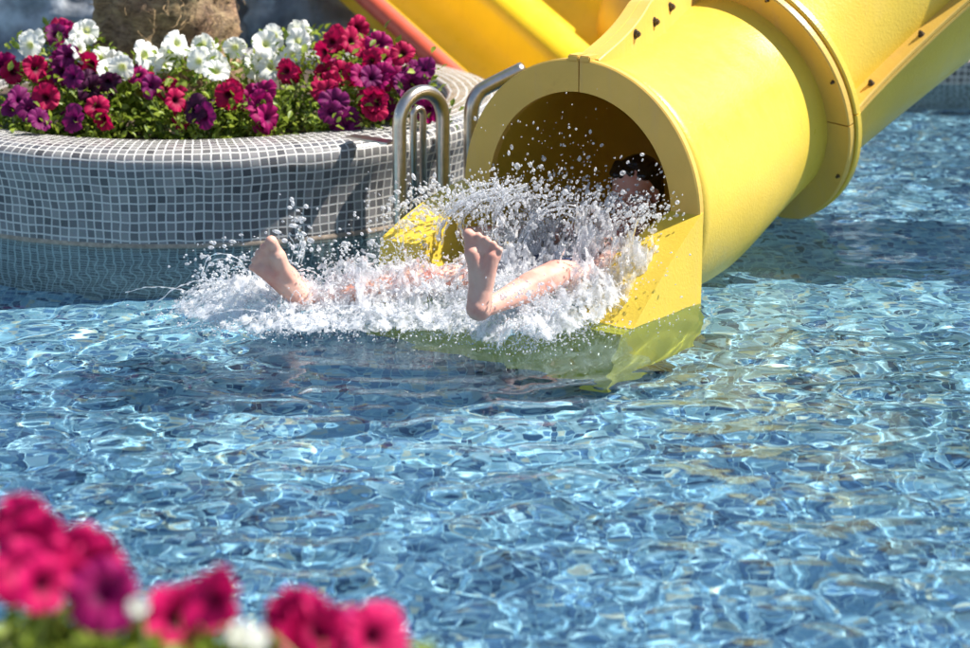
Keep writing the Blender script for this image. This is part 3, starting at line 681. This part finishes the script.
# ------------------------------------------------------------------ the child sliding out on its back
def blob_mesh(name, chains, spheres, material, parent, voxel=.005, smooth=6, origin=Vector((0, 0, 0))):
    bm = bmesh.new()
    def sph(p, r, sub=2):
        rs = bmesh.ops.create_icosphere(bm, subdivisions=sub, radius=r); bmesh.ops.translate(bm, verts=rs['verts'], vec=p)
    for ch in chains:
        pts = ch
        for (p0, r0), (p1, r1_) in zip(pts, pts[1:]):
            L_ = (p1 - p0).length; n = max(2, int(L_ / (min(r0, r1_) * .28)))
            for i in range(n + 1):
                t = i / n; sph(p0.lerp(p1, t), r0 + (r1_ - r0) * t)
    for s in spheres:
        if len(s) == 2: sph(s[0], s[1])
        else:
            rs = bmesh.ops.create_icosphere(bm, subdivisions=3, radius=1)
            Mx = Matrix.Translation(s[0]) @ s[2].to_4x4() @ Matrix.Diagonal((*s[1], 1)); bmesh.ops.transform(bm, matrix=Mx, verts=rs['verts'])
    me = bpy.data.meshes.new(name); bm.to_mesh(me); bm.free(); tmp = bpy.data.objects.new('tmp', me); COL.objects.link(tmp)
    md = tmp.modifiers.new('r', 'REMESH'); md.mode = 'VOXEL'; md.voxel_size = voxel; md.use_smooth_shade = True
    ms = tmp.modifiers.new('s', 'SMOOTH'); ms.factor = .5; ms.iterations = smooth
    dg = bpy.context.evaluated_depsgraph_get(); me2 = bpy.data.meshes.new_from_object(tmp.evaluated_get(dg)); bpy.data.objects.remove(tmp); bpy.data.meshes.remove(me)
    me2.name = name; me2.transform(Matrix.Translation(-origin)); me2.materials.clear(); o = link(name, me2, material, None, True); o.parent = parent; o.location = (0, 0, 0) if parent else origin
    return o
hip = Vector((.20, 5.84, .045)); spine = Vector((.30, 6.00, .055)); chest = Vector((.365, 6.10, .085)); neck = Vector((.41, 6.20, .135)); head = Vector((.420, 6.265, .195))
hipL = hip + Rr * .055; hipR = hip - Rr * .055
footL = PZ(479, 318, .095); toeL = footL + Vector((.006, .020, .205)) ; kneeL = PY(556, 275, 5.60); ankL = footL + Vector((.012, .040, .012))
footR = PZ(303, 306, .045); ankR = footR + Vector((.030, .030, .004)); kneeR = PY(425, 283, 5.72)
toeR = footR + (PY(262, 250, footR.y - .03) - footR).normalized() * .195
shL = chest + Rr * .095 + Vector((0, 0, .01)); shR = chest - Rr * .095 + Vector((0, 0, .01))
ch = []; sp = []
ch.append([(hip, .072), (spine, .066), (chest, .080), (neck, .036), (head - Vector((0, 0, .04)), .036)])
ch.append([(hip - Rr * .03, .062), (spine - Rr * .022, .055), (chest - Rr * .045, .058)]); ch.append([(hip + Rr * .03, .062), (spine + Rr * .022, .055), (chest + Rr * .045, .058)])
ch.append([(hipL, .062), (hipL.lerp(kneeL, .5), .054), (kneeL, .040), (kneeL.lerp(ankL, .35), .039), (kneeL.lerp(ankL, .75), .027), (ankL, .0225)])
ch.append([(hipR, .062), (hipR.lerp(kneeR, .5), .053), (kneeR, .039), (kneeR.lerp(ankR, .35), .038), (kneeR.lerp(ankR, .75), .027), (ankR, .0225)])
def foot(heel, toe, nrm, med, s=1.0):
    """heel and toe points, nrm = towards the shin side, med = towards the big toe"""
    Lx = (toe - heel); l = Lx.length / .180; Lx.normalize(); Nn = (nrm - Lx * nrm.dot(Lx)).normalized(); Mm = Lx.cross(Nn); Mm = Mm if Mm.dot(med) > 0 else -Mm
    P = lambda a, m_, n_: heel + (Lx * a + Mm * m_ * (.5 + .5 * s) + Nn * n_) * l
    n0_ = len(ch)
    ch.append([(P(.018, 0, .006), .0235 * l), (P(.060, -.006, .008), .0195 * l), (P(.110, -.016, .004), .0165 * l), (P(.130, -.022, .003), .0145 * l)])
    ch.append([(P(.018, .004, .008), .0225 * l), (P(.065, .004, .014), .0195 * l), (P(.110, .008, .007), .0175 * l), (P(.136, .016, .002), .0165 * l)])
    ch.append([(P(.020, 0, .020), .024 * l), (P(.075, .004, .026), .020 * l), (P(.120, .004, .012), .014 * l)])
    ch.append([(P(.02, 0, .0), .020 * l), (P(.015, 0, .045), .023 * l)])
    for (a0, m0, a1, m1, r0, r1_) in ((.140, .020, .176, .024, .0115, .0118), (.143, .004, .174, .0055, .0082, .0078), (.140, -.0095, .167, -.0095, .0078, .0073), (.135, -.0215, .158, -.0232, .0074, .0070), (.127, -.031, .146, -.0355, .0072, .0068)):
        ch.append([(P(a0, m0, .003), r0 * l), (P((a0 + a1) / 2, (m0 + m1) / 2, .004), r0 * .90 * l), (P(a1, m1, -.001), r1_ * l)])
    for i_ in range(n0_, len(ch)): ch[i_] = [(p_, q_ * (.4 + .6 * s)) for p_, q_ in ch[i_]]
foot(footL, toeL, Vector((.08, 1, .05)), Vector((-1, 0, 0)), 1.22)
foot(footR, toeR, Vector((.02, 1.0, .12)), Vector((.8, 0, .6)), 1.5)
# arms: right arm out to the left rim, left arm beside the knee
def hand(wrist, fdir, pn, thumb, s=.78):
    f = fdir.normalized(); pn = (pn - f * pn.dot(f)).normalized(); sd = f.cross(pn); sd = sd if sd.dot(thumb) > 0 else -sd
    ch.append([(wrist, .017 * s / .78), (wrist + f * .03, .017)]); pc = wrist + f * .042
    for k, (o_, ln) in enumerate(((.022, .052), (.0075, .058), (-.0075, .054), (-.0215, .043))):
        b0 = wrist + f * .058 + sd * o_; ch.append([(wrist + f * .015 + sd * o_ * .5, .012), (b0, .0088)])
        m1 = b0 + f * ln * .42 - pn * .006; m2 = m1 + (f * .8 - pn * .6).normalized() * ln * .33; m3 = m2 + (f * .45 - pn * .9).normalized() * ln * .25
        ch.append([(b0, .0084), (m1, .0076), (m2, .0070), (m3, .0060)])
    t0 = wrist + f * .02 + sd * .018; t1 = t0 + (f * .6 + sd * .8).normalized() * .026; t2_ = t1 + (f * .95 + sd * .25 - pn * .3).normalized() * .022
    ch.append([(t0, .0125), (t1, .0092), (t2_, .0074)])
hr_ = PY(441, 231, 6.02); elR = Vector((.10, 6.16, .10)); wrR = hr_ + Vector((.035, .02, -.01))
ch.append([(shR, .034), (shR.lerp(elR, .5), .030), (elR, .025), (elR.lerp(wrR, .5), .022), (wrR, .0165)])
hand(wrR, Vector((-.85, -.25, .30)), Vector((-.3, -.3, .9)), Vector((0, -1, .2)))
wrL = PY(583, 277, 5.66); elL = Vector((.36, 5.86, .13))
ch.append([(shL, .034), (shL.lerp(elL, .5), .030), (elL, .025), (elL.lerp(wrL, .5), .022), (wrL, .0165)])
hand(wrL, Vector((-.75, -.35, -.12)), Vector((-.1, -.4, .9)), Vector((0, -.2, 1)))
# head: skull, jaw, nose, ears, brow, cheeks facing the feet
Fd = Vector((-.50, -.78, -.10)).normalized(); Ud = Vector((-.12, -.20, 1)); Ud = (Ud - Fd * Ud.dot(Fd)).normalized(); Sd = Fd.cross(Ud); HR = Matrix((Sd, Fd, Ud)).transposed()
hp = lambda x, y, z: head + HR @ Vector((x, y, z))
sp += [(hp(0, -.008, .018), (.066, .078, .074), HR), (hp(0, .012, -.030), (.052, .056, .052), HR), (hp(0, .032, -.058), (.030, .030, .024), HR),
       (hp(0, .072, -.012), (.0085, .012, .020), HR), (hp(0, .078, -.022), (.013, .010, .009), HR), (hp(-.032, .040, -.026), (.022, .020, .020), HR), (hp(.032, .040, -.026), (.022, .020, .020), HR),
       (hp(-.066, -.005, -.008), (.008, .013, .020), HR), (hp(.066, -.005, -.008), (.008, .013, .020), HR), (hp(0, .060, .018), (.042, .012, .010), HR), (hp(0, .064, -.046), (.020, .010, .006), HR)]
person = tag(empty('person', (hip.x, hip.y, 0)), 'barefoot child sliding out of the tube on their back, feet first', 'person')
ORG = Vector((hip.x, hip.y, 0))
blob_mesh('body', ch, sp, M['skin'], person, .0038, 5, ORG)
hs = []
for i in range(46):
    a = rnd.uniform(0, 2 * math.pi); e = rnd.uniform(.05, 1.45); x = math.cos(a) * math.cos(e) * .064; y = math.sin(a) * math.cos(e) * .076 - .012; z = math.sin(e) * .074 + .018
    if y > .030 and z < .060: continue
    hs.append((hp(x, y, z), rnd.uniform(.008, .012)))
hs.append((hp(0, -.022, .030), (.070, .076, .074), HR)); hs.append((hp(0, -.040, -.005), (.066, .056, .060), HR))
blob_mesh('hair', [[(hp(math.cos(a) * .050, .040 + .010 * math.sin(i), .060), .011), (hp(math.cos(a) * .056, .0, .075), .014)] for i, a in enumerate([.3, .8, 1.3, 1.8, 2.3, 2.8])], hs, M['hair'], person, .004, 3, ORG)
for s in (-1, 1):
    bm = bmesh.new(); bmesh.ops.create_uvsphere(bm, u_segments=20, v_segments=12, radius=.0115); bmesh.ops.translate(bm, verts=bm.verts[:], vec=hp(s * .026, .053, .0) - ORG)
    e = obj_bm('eye', bm, M['eye'], person, True)
    bm = bmesh.new(); bmesh.ops.create_uvsphere(bm, u_segments=16, v_segments=10, radius=.0062); bmesh.ops.translate(bm, verts=bm.verts[:], vec=hp(s * .026, .0595, .0) - ORG)
    obj_bm('iris', bm, M['iris'], e, True)
bm = bmesh.new(); bmesh.ops.create_uvsphere(bm, u_segments=20, v_segments=10, radius=1); bmesh.ops.transform(bm, verts=bm.verts[:], matrix=Matrix.Translation(hp(0, .067, -.046) - ORG) @ HR.to_4x4() @ Matrix.Diagonal((.019, .009, .006, 1)))
obj_bm('mouth', bm, M['lips'], person, True)
blob_mesh('swim_trunks', [[(hip + Ain * .03, .080), (hipL, .073), (hipL.lerp(kneeL, .42), .064)], [(hip + Ain * .03, .080), (hipR, .073), (hipR.lerp(kneeR, .42), .063)], [(hip - Rr * .035, .07), (hip + Rr * .035, .07)]], [], M['swim'], person, .005, 4, ORG)

# ------------------------------------------------------------------ splash
from mathutils import noise as mn
def fbm(P, sc_, off, oct_=4, g=.55):
    out = np.zeros(len(P)); amp = 1
    for o_ in range(oct_):
        s = sc_ * 2 ** o_
        out += amp * np.array([mn.noise(Vector((p[0] * s + off, p[1] * s + off * .7, p[2] * s + off * 1.3))) for p in P]); amp *= g
    return out
# bumps of white water: (pixel x, pixel y of crest, world y, width, height)
HUMPS = [(.10, 5.36, .07, .045, .085), (.08, 5.46, .09, .05, .085), (.17, 5.50, .09, .05, .12), (.04, 5.42, .07, .05, .07), (.38, 5.74, .12, .09, .21), (.26, 5.80, .14, .10, .235), (.24, 5.60, .11, .07, .165), (.10, 5.58, .10, .07, .13), (.0, 5.66, .12, .07, .13), (.12, 5.93, .13, .09, .23), (.04, 5.80, .13, .09, .20), (-.06, 5.72, .14, .08, .13), (-.20, 5.70, .15, .09, .155), (-.34, 5.67, .14, .09, .145),
         (-.47, 5.62, .13, .09, .11), (-.60, 5.64, .13, .09, .115), (-.70, 5.70, .09, .08, .075), (-.55, 5.80, .12, .07, .09), (.20, 5.58, .14, .07, .10), (.0, 5.52, .18, .07, .07), (-.25, 5.52, .2, .06, .06), (-.48, 5.50, .16, .05, .05), (.40, 5.84, .07, .06, .12)]
def hump(x, y):
    z = np.zeros_like(x)
    for cx, cy, sx, sy, h in HUMPS: z = np.maximum(z, h * np.exp(-(((x - cx) / sx) ** 2 + ((y - cy) / sy) ** 2)))
    s_ = (x - C1.x) * .8 - (y - C1.y) * .6
    return np.where(s_ > .335, 0, z)
V = []; F = []
def foam_layer(seed, hs_, keep, lift, res=.0052):
    xs = np.arange(-.84, .52, res); ys = np.arange(5.34, 6.10, res); X_, Y_ = np.meshgrid(xs, ys); h = hump(X_, Y_) * hs_
    P = np.stack([X_.ravel(), Y_.ravel(), np.zeros(X_.size)], -1); a = fbm(P, 14, seed, 4, .62).reshape(X_.shape); b_ = fbm(P, 14, seed + 31, 4, .62).reshape(X_.shape); c_ = fbm(P, 38, seed + 57, 3, .65).reshape(X_.shape)
    Zz = h * (.85 + .38 * a) + lift * (h > .012) + .007 * c_ * (h > .01)
    Xd = X_ + .014 * b_ * np.clip(h * 12, 0, 1); Yd = Y_ + .014 * c_ * np.clip(h * 12, 0, 1)
    n = len(xs); m_ = len(ys); i = np.arange((m_ - 1) * (n - 1)); r = i // (n - 1); c = i % (n - 1); q = r * n + c
    Q = np.stack([q, q + 1, q + n + 1, q + n], -1); kk = (h.ravel() + .012 * a.ravel() > .017) & (c_.ravel() + .6 * a.ravel() < keep)
    ok = kk[Q].all(1); return np.stack([Xd, Yd, Zz], -1).reshape(-1, 3), Q[ok]
def crop(V, F):
    u, inv = np.unique(F.ravel(), return_inverse=True); return V[u], inv.reshape(F.shape)
parts = [crop(*foam_layer(3.1, .92, .55, .0)), crop(*foam_layer(9.7, 1.08, .16, .006)), crop(*foam_layer(21.3, .66, .30, .004)), crop(*foam_layer(33.9, 1.2, -.02, .010))]
off = 0; VV = []; FF = []
for v, f in parts: VV.append(v); FF.append(f + off); off += len(v)
tag(obj_np('splash_foam', np.concatenate(VV), np.concatenate(FF), M['foam']), 'churned white water bursting around the child at the slide mouth', 'splash', kind='stuff')

# droplets: stretched icospheres
_b = bmesh.new(); bmesh.ops.create_icosphere(_b, subdivisions=2, radius=1); _b.verts.ensure_lookup_table(); IV = np.array([v.co[:] for v in _b.verts]); IF = np.array([[v.index for v in f.verts] for f in _b.faces]); _b.free()
_b = bmesh.new(); bmesh.ops.create_icosphere(_b, subdivisions=1, radius=1); JV = np.array([v.co[:] for v in _b.verts]); JF = np.array([[v.index for v in f.verts] for f in _b.faces]); _b.free()
def drops(name, pts, rad, label, material, lo=False):
    BV, BF = (JV, JF) if lo else (IV, IF); n = len(pts); S = rng.uniform(.75, 1.35, (n, 1, 3)); V = BV[None] * S * rad[:, None, None]
    d = pts - np.array([.1, 5.9, -.05]) + rng.normal(0, .06, (n, 3)); d /= np.linalg.norm(d, axis=1, keepdims=True)
    V = V + (V * d[:, None, :]).sum(-1, keepdims=True) * d[:, None, :] * (rng.random((n, 1, 1)) ** 2 * 1.0)
    V = V + pts[:, None, :]
    F = (BF[None] + (np.arange(n) * len(BV))[:, None, None]).reshape(-1, 3)
    return tag(obj_np(name, V.reshape(-1, 3), F, material), label, 'splash', kind='stuff')
# churn beads: clumped fine spray filling the bursts, and bubbles scattered round their edges
n = 290000; X_ = rng.uniform(-.90, .52, n); Y_ = rng.uniform(5.30, 6.10, n); h = hump(X_, Y_); k = h > .004; X_, Y_, h = X_[k], Y_[k], h[k]
U = rng.random(len(h)) ** .7 * 1.45; Zz = h * U + .003; P0 = np.stack([X_, Y_, Zz], -1)
cl = np.array([mn.noise(Vector((p[0] * 24, p[1] * 24, p[2] * 24 + 5))) + .6 * mn.noise(Vector((p[0] * 60, p[1] * 60, p[2] * 60))) for p in P0])
pk = np.clip(.30 + 1.5 * cl, 0, 1) * np.where(U > .95, np.exp(-(U - .95) * 4), 1) * np.clip(h * 22, .05, 1) * .62; k = rng.random(len(h)) < pk; P0 = P0[k]
rad = np.clip(rng.lognormal(math.log(.00125), .50, len(P0)), .0006, .0050)
ang = rng.random(2600) * 6.28; rr_ = rng.normal(0, .06, 2600); q_ = np.array(HUMPS)[rng.integers(0, len(HUMPS), 2600)]
E0 = np.stack([q_[:, 0] + (q_[:, 2] * 1.35 + rr_) * np.cos(ang), q_[:, 1] + (q_[:, 3] * 1.35 + rr_ * .6) * np.sin(ang), np.full(2600, .0035)], -1)
drops('splash_beads', np.concatenate([P0, E0]), np.concatenate([rad, rng.uniform(.0008, .0026, 2600)]), 'dense beads of water thrown up along the white water', M['drop'], True)
# airborne spray
Pts = []; Rd = []
def spray(px, py, sx, sy, y, sY, n, r):
    for _ in range(n):
        a = rnd.gauss(px, sx); b_ = rnd.gauss(py, sy); p = PY(a, b_, y + rnd.gauss(0, sY))
        if p.z > .004: Pts.append(p[:]); Rd.append(min(.0065, r * math.exp(rnd.gauss(0, .45))))
for args in ((490, 192, 34, 12, 5.9, .05, 330, .0026), (550, 188, 28, 18, 5.92, .05, 230, .0021), (575, 150, 34, 22, 5.95, .04, 70, .0017), (612, 203, 20, 10, 5.85, .04, 190, .0022), (650, 212, 14, 9, 5.72, .04, 120, .0022), (635, 180, 22, 16, 5.8, .04, 34, .0018),
             (540, 130, 45, 16, 5.95, .03, 28, .0013), (430, 200, 26, 12, 6.0, .05, 170, .0022), (400, 225, 16, 12, 5.98, .04, 130, .0022), (300, 232, 10, 22, 5.95, .04, 42, .0036), (240, 262, 24, 14, 5.85, .05, 110, .0026),
             (215, 285, 16, 20, 5.75, .05, 150, .0024), (350, 250, 45, 10, 5.85, .05, 170, .0024), (600, 340, 26, 10, 5.52, .03, 70, .0024), (528, 298, 18, 9, 5.30, .03, 260, .0019), (400, 288, 60, 8, 5.60, .03, 260, .0019), (640, 270, 26, 22, 5.62, .02, 60, .0017), (520, 215, 60, 14, 5.85, .05, 420, .0026), (470, 205, 26, 10, 5.88, .02, 420, .0021), (560, 205, 40, 10, 5.86, .03, 420, .0021), (625, 215, 20, 10, 5.76, .03, 260, .0021), (240, 330, 40, 10, 5.6, .04, 90, .0022), (298, 224, 5, 4, 5.95, .01, 10, .0050)):
    spray(*args)
drops('spray_droplets', np.array(Pts), np.array(Rd), 'bright droplets flying over the slide mouth and the feet', M['drop'])
# ligaments: ballistic strings and looping threads of water
bm = bmesh.new()
def lig(p0, v0, T, r0, steps=22):
    pts = []; p = Vector(p0); v = Vector(v0); ph = rnd.random() * 6
    for i in range(steps):
        pts.append(p + Vector((rnd.uniform(-1, 1), rnd.uniform(-1, 1), rnd.uniform(-1, 1))) * .0016); v = v + Vector((0, 0, -9.8)) * (T / steps); p = p + v * (T / steps)
        if p.z < .01 or (p.x - C1.x) * .8 - (p.y - C1.y) * .6 > .32: break
    if len(pts) > 3:
        pts = catmull(pts, 2); rr = [max(.0007, r0 * (1 - .55 * i / len(pts)) * (1 + .55 * math.sin(i * 1.3 + ph))) for i in range(len(pts))]; pipe(bm, pts, rr, 7)
for i in range(150):
    cx, cy, sx, sy, h = rnd.choice(HUMPS); x = rnd.gauss(cx, sx * .7); y = rnd.gauss(cy, sy * .7)
    z = float(hump(np.array([x]), np.array([y]))[0]) * .85; lig((x, y, z), (rnd.gauss(-.25, .55), rnd.gauss(-.1, .3), rnd.uniform(.3, 1.3) * (.5 + h * 3)), rnd.uniform(.10, .26), rnd.uniform(.0014, .0034))
# the two crown arcs left of the opening
for pts2, r_ in (([(437, 238), (442, 222), (455, 205), (475, 194), (497, 192), (505, 200)], .0062), ([(470, 248), (462, 232), (463, 214), (478, 200)], .004), ([(500, 250), (494, 230), (497, 212), (508, 196), (530, 190)], .005),
                 ([(206, 280), (212, 264), (226, 256), (243, 262), (250, 275)], .0028), ([(608, 196), (616, 190), (624, 200), (622, 216)], .0035), ([(402, 245), (404, 222), (414, 205), (428, 200), (440, 206)], .003), ([(520, 245), (540, 215), (566, 205), (590, 210)], .004), ([(298, 262), (301, 245), (297, 232)], .004), ([(536, 250), (530, 225), (545, 205), (560, 202)], .004)):
    base = [PY(a, b_, 5.88) for a, b_ in pts2] if pts2[0][0] != 206 else [PY(a, b_, 5.80) for a, b_ in pts2]
    base = [b_ + Vector((0, .02 * math.sin(i * 2.0), 0)) for i, b_ in enumerate(base)]
    for rep in range(7 if r_ > .0035 else 2):
        o_ = Vector((rnd.gauss(0, .010), rnd.gauss(0, .014), rnd.gauss(0, .010))); cp = catmull([b_ + o_ for b_ in base], 9); pipe(bm, cp, [r_ * (1 if rep == 0 else .55) * (.7 + .4 * math.sin(i * .9 + rep)) for i in range(len(cp))], 8)
tag(obj_bm('splash_threads', bm, M['drop'], smooth=True), 'curling threads and arcs of water above the churned foam', 'splash', kind='stuff')

# ------------------------------------------------------------------ foreground flower bed, out of focus
fp = tag(empty('near_planter', (-.4, 1.9, 0)), 'planter holding the blurred pink petunias at the lower left corner', 'planter')
bm = bmesh.new(); bm_box(bm, (-.45, 1.95, .255), 1.5, .60, .49); bmesh.ops.bevel(bm, geom=[e for e in bm.edges], offset=.03, segments=3, affect='EDGES')
uvl = bm.loops.layers.uv.new('UVMap')
for f in bm.faces:
    for l in f.loops: l[uvl].uv = (l.vert.co.x + l.vert.co.y, l.vert.co.z + (l.vert.co.y if abs(f.normal.z) > .5 else 0))
under(obj_bm('wall', bm, M['mosaic']), fp)
bm = bmesh.new(); quad(bm, [(-1.12, 1.73, .504), (.22, 1.73, .504), (.22, 2.17, .504), (-1.12, 2.17, .504)]); under(obj_bm('soil', bm, M['soil']), fp)
def F4(px, py, z): return PZ(px, py, z)
FG = [('out of focus hot pink petunia, leftmost in the lower left corner', [(20, 528, 'h'), (42, 588, 'h'), (22, 575, 'h'), (34, 545, 'h')], 40, 645),
      ('out of focus pink petunia, second from the left in front', [(98, 572, 'h'), (84, 560, 'h'), (104, 596, 'm')], 110, 650),
      ('out of focus crimson pink petunia, third from the left in front', [(176, 622, 'h'), (216, 600, 'h'), (200, 612, 'h')], 200, 665),
      ('out of focus deep pink petunia, rightmost in front', [(292, 618, 'h'), (318, 634, 'h'), (352, 636, 'm'), (300, 640, 'h'), (374, 640, 'h')], 320, 675)]
for lab, fl_, bx, by in FG:
    fl = [(F4(x, y - 3, .70 - .07 * (y > 600) + rnd.uniform(-.012, .012)), k) for x, y, k in fl_]; cx = sum(p.x for p, _ in fl) / len(fl); cy = sum(p.y for p, _ in fl) / len(fl)
    base = (cx, min(2.12, cy), .506); top = PY(bx, by, cy).z
    lc = [Vector((cx + d_, cy + .0, top - .02)) for d_ in (-.04, 0, .04)] + [Vector((cx, cy, .54))]
    plant(lab, fl, base, lc, 260, .040, 'out of focus petunias in front', fs=.86, spread=(.035, .03, .022))
# white blurred blooms
for lab, pts_, sc_ in (('small pale pink petunia between the left and second front blooms', [(75, 572), (6, 585)], .36), ('small white blurred bloom right of the second pink petunia', [(137, 607)], .30), ('small whitish pink blooms between the two right front petunias', [(240, 634), (258, 638)], .30)):
    fl = [(F4(x, y, .69), 'w') for x, y in pts_]; cx = fl[0][0].x; cy = fl[0][0].y
    plant(lab, fl, (cx, min(2.12, cy), .506), [Vector((cx, cy, .60)), Vector((cx, cy, .54))], 70, .035, 'out of focus petunias in front', fs=sc_, spread=(.03, .03, .02))
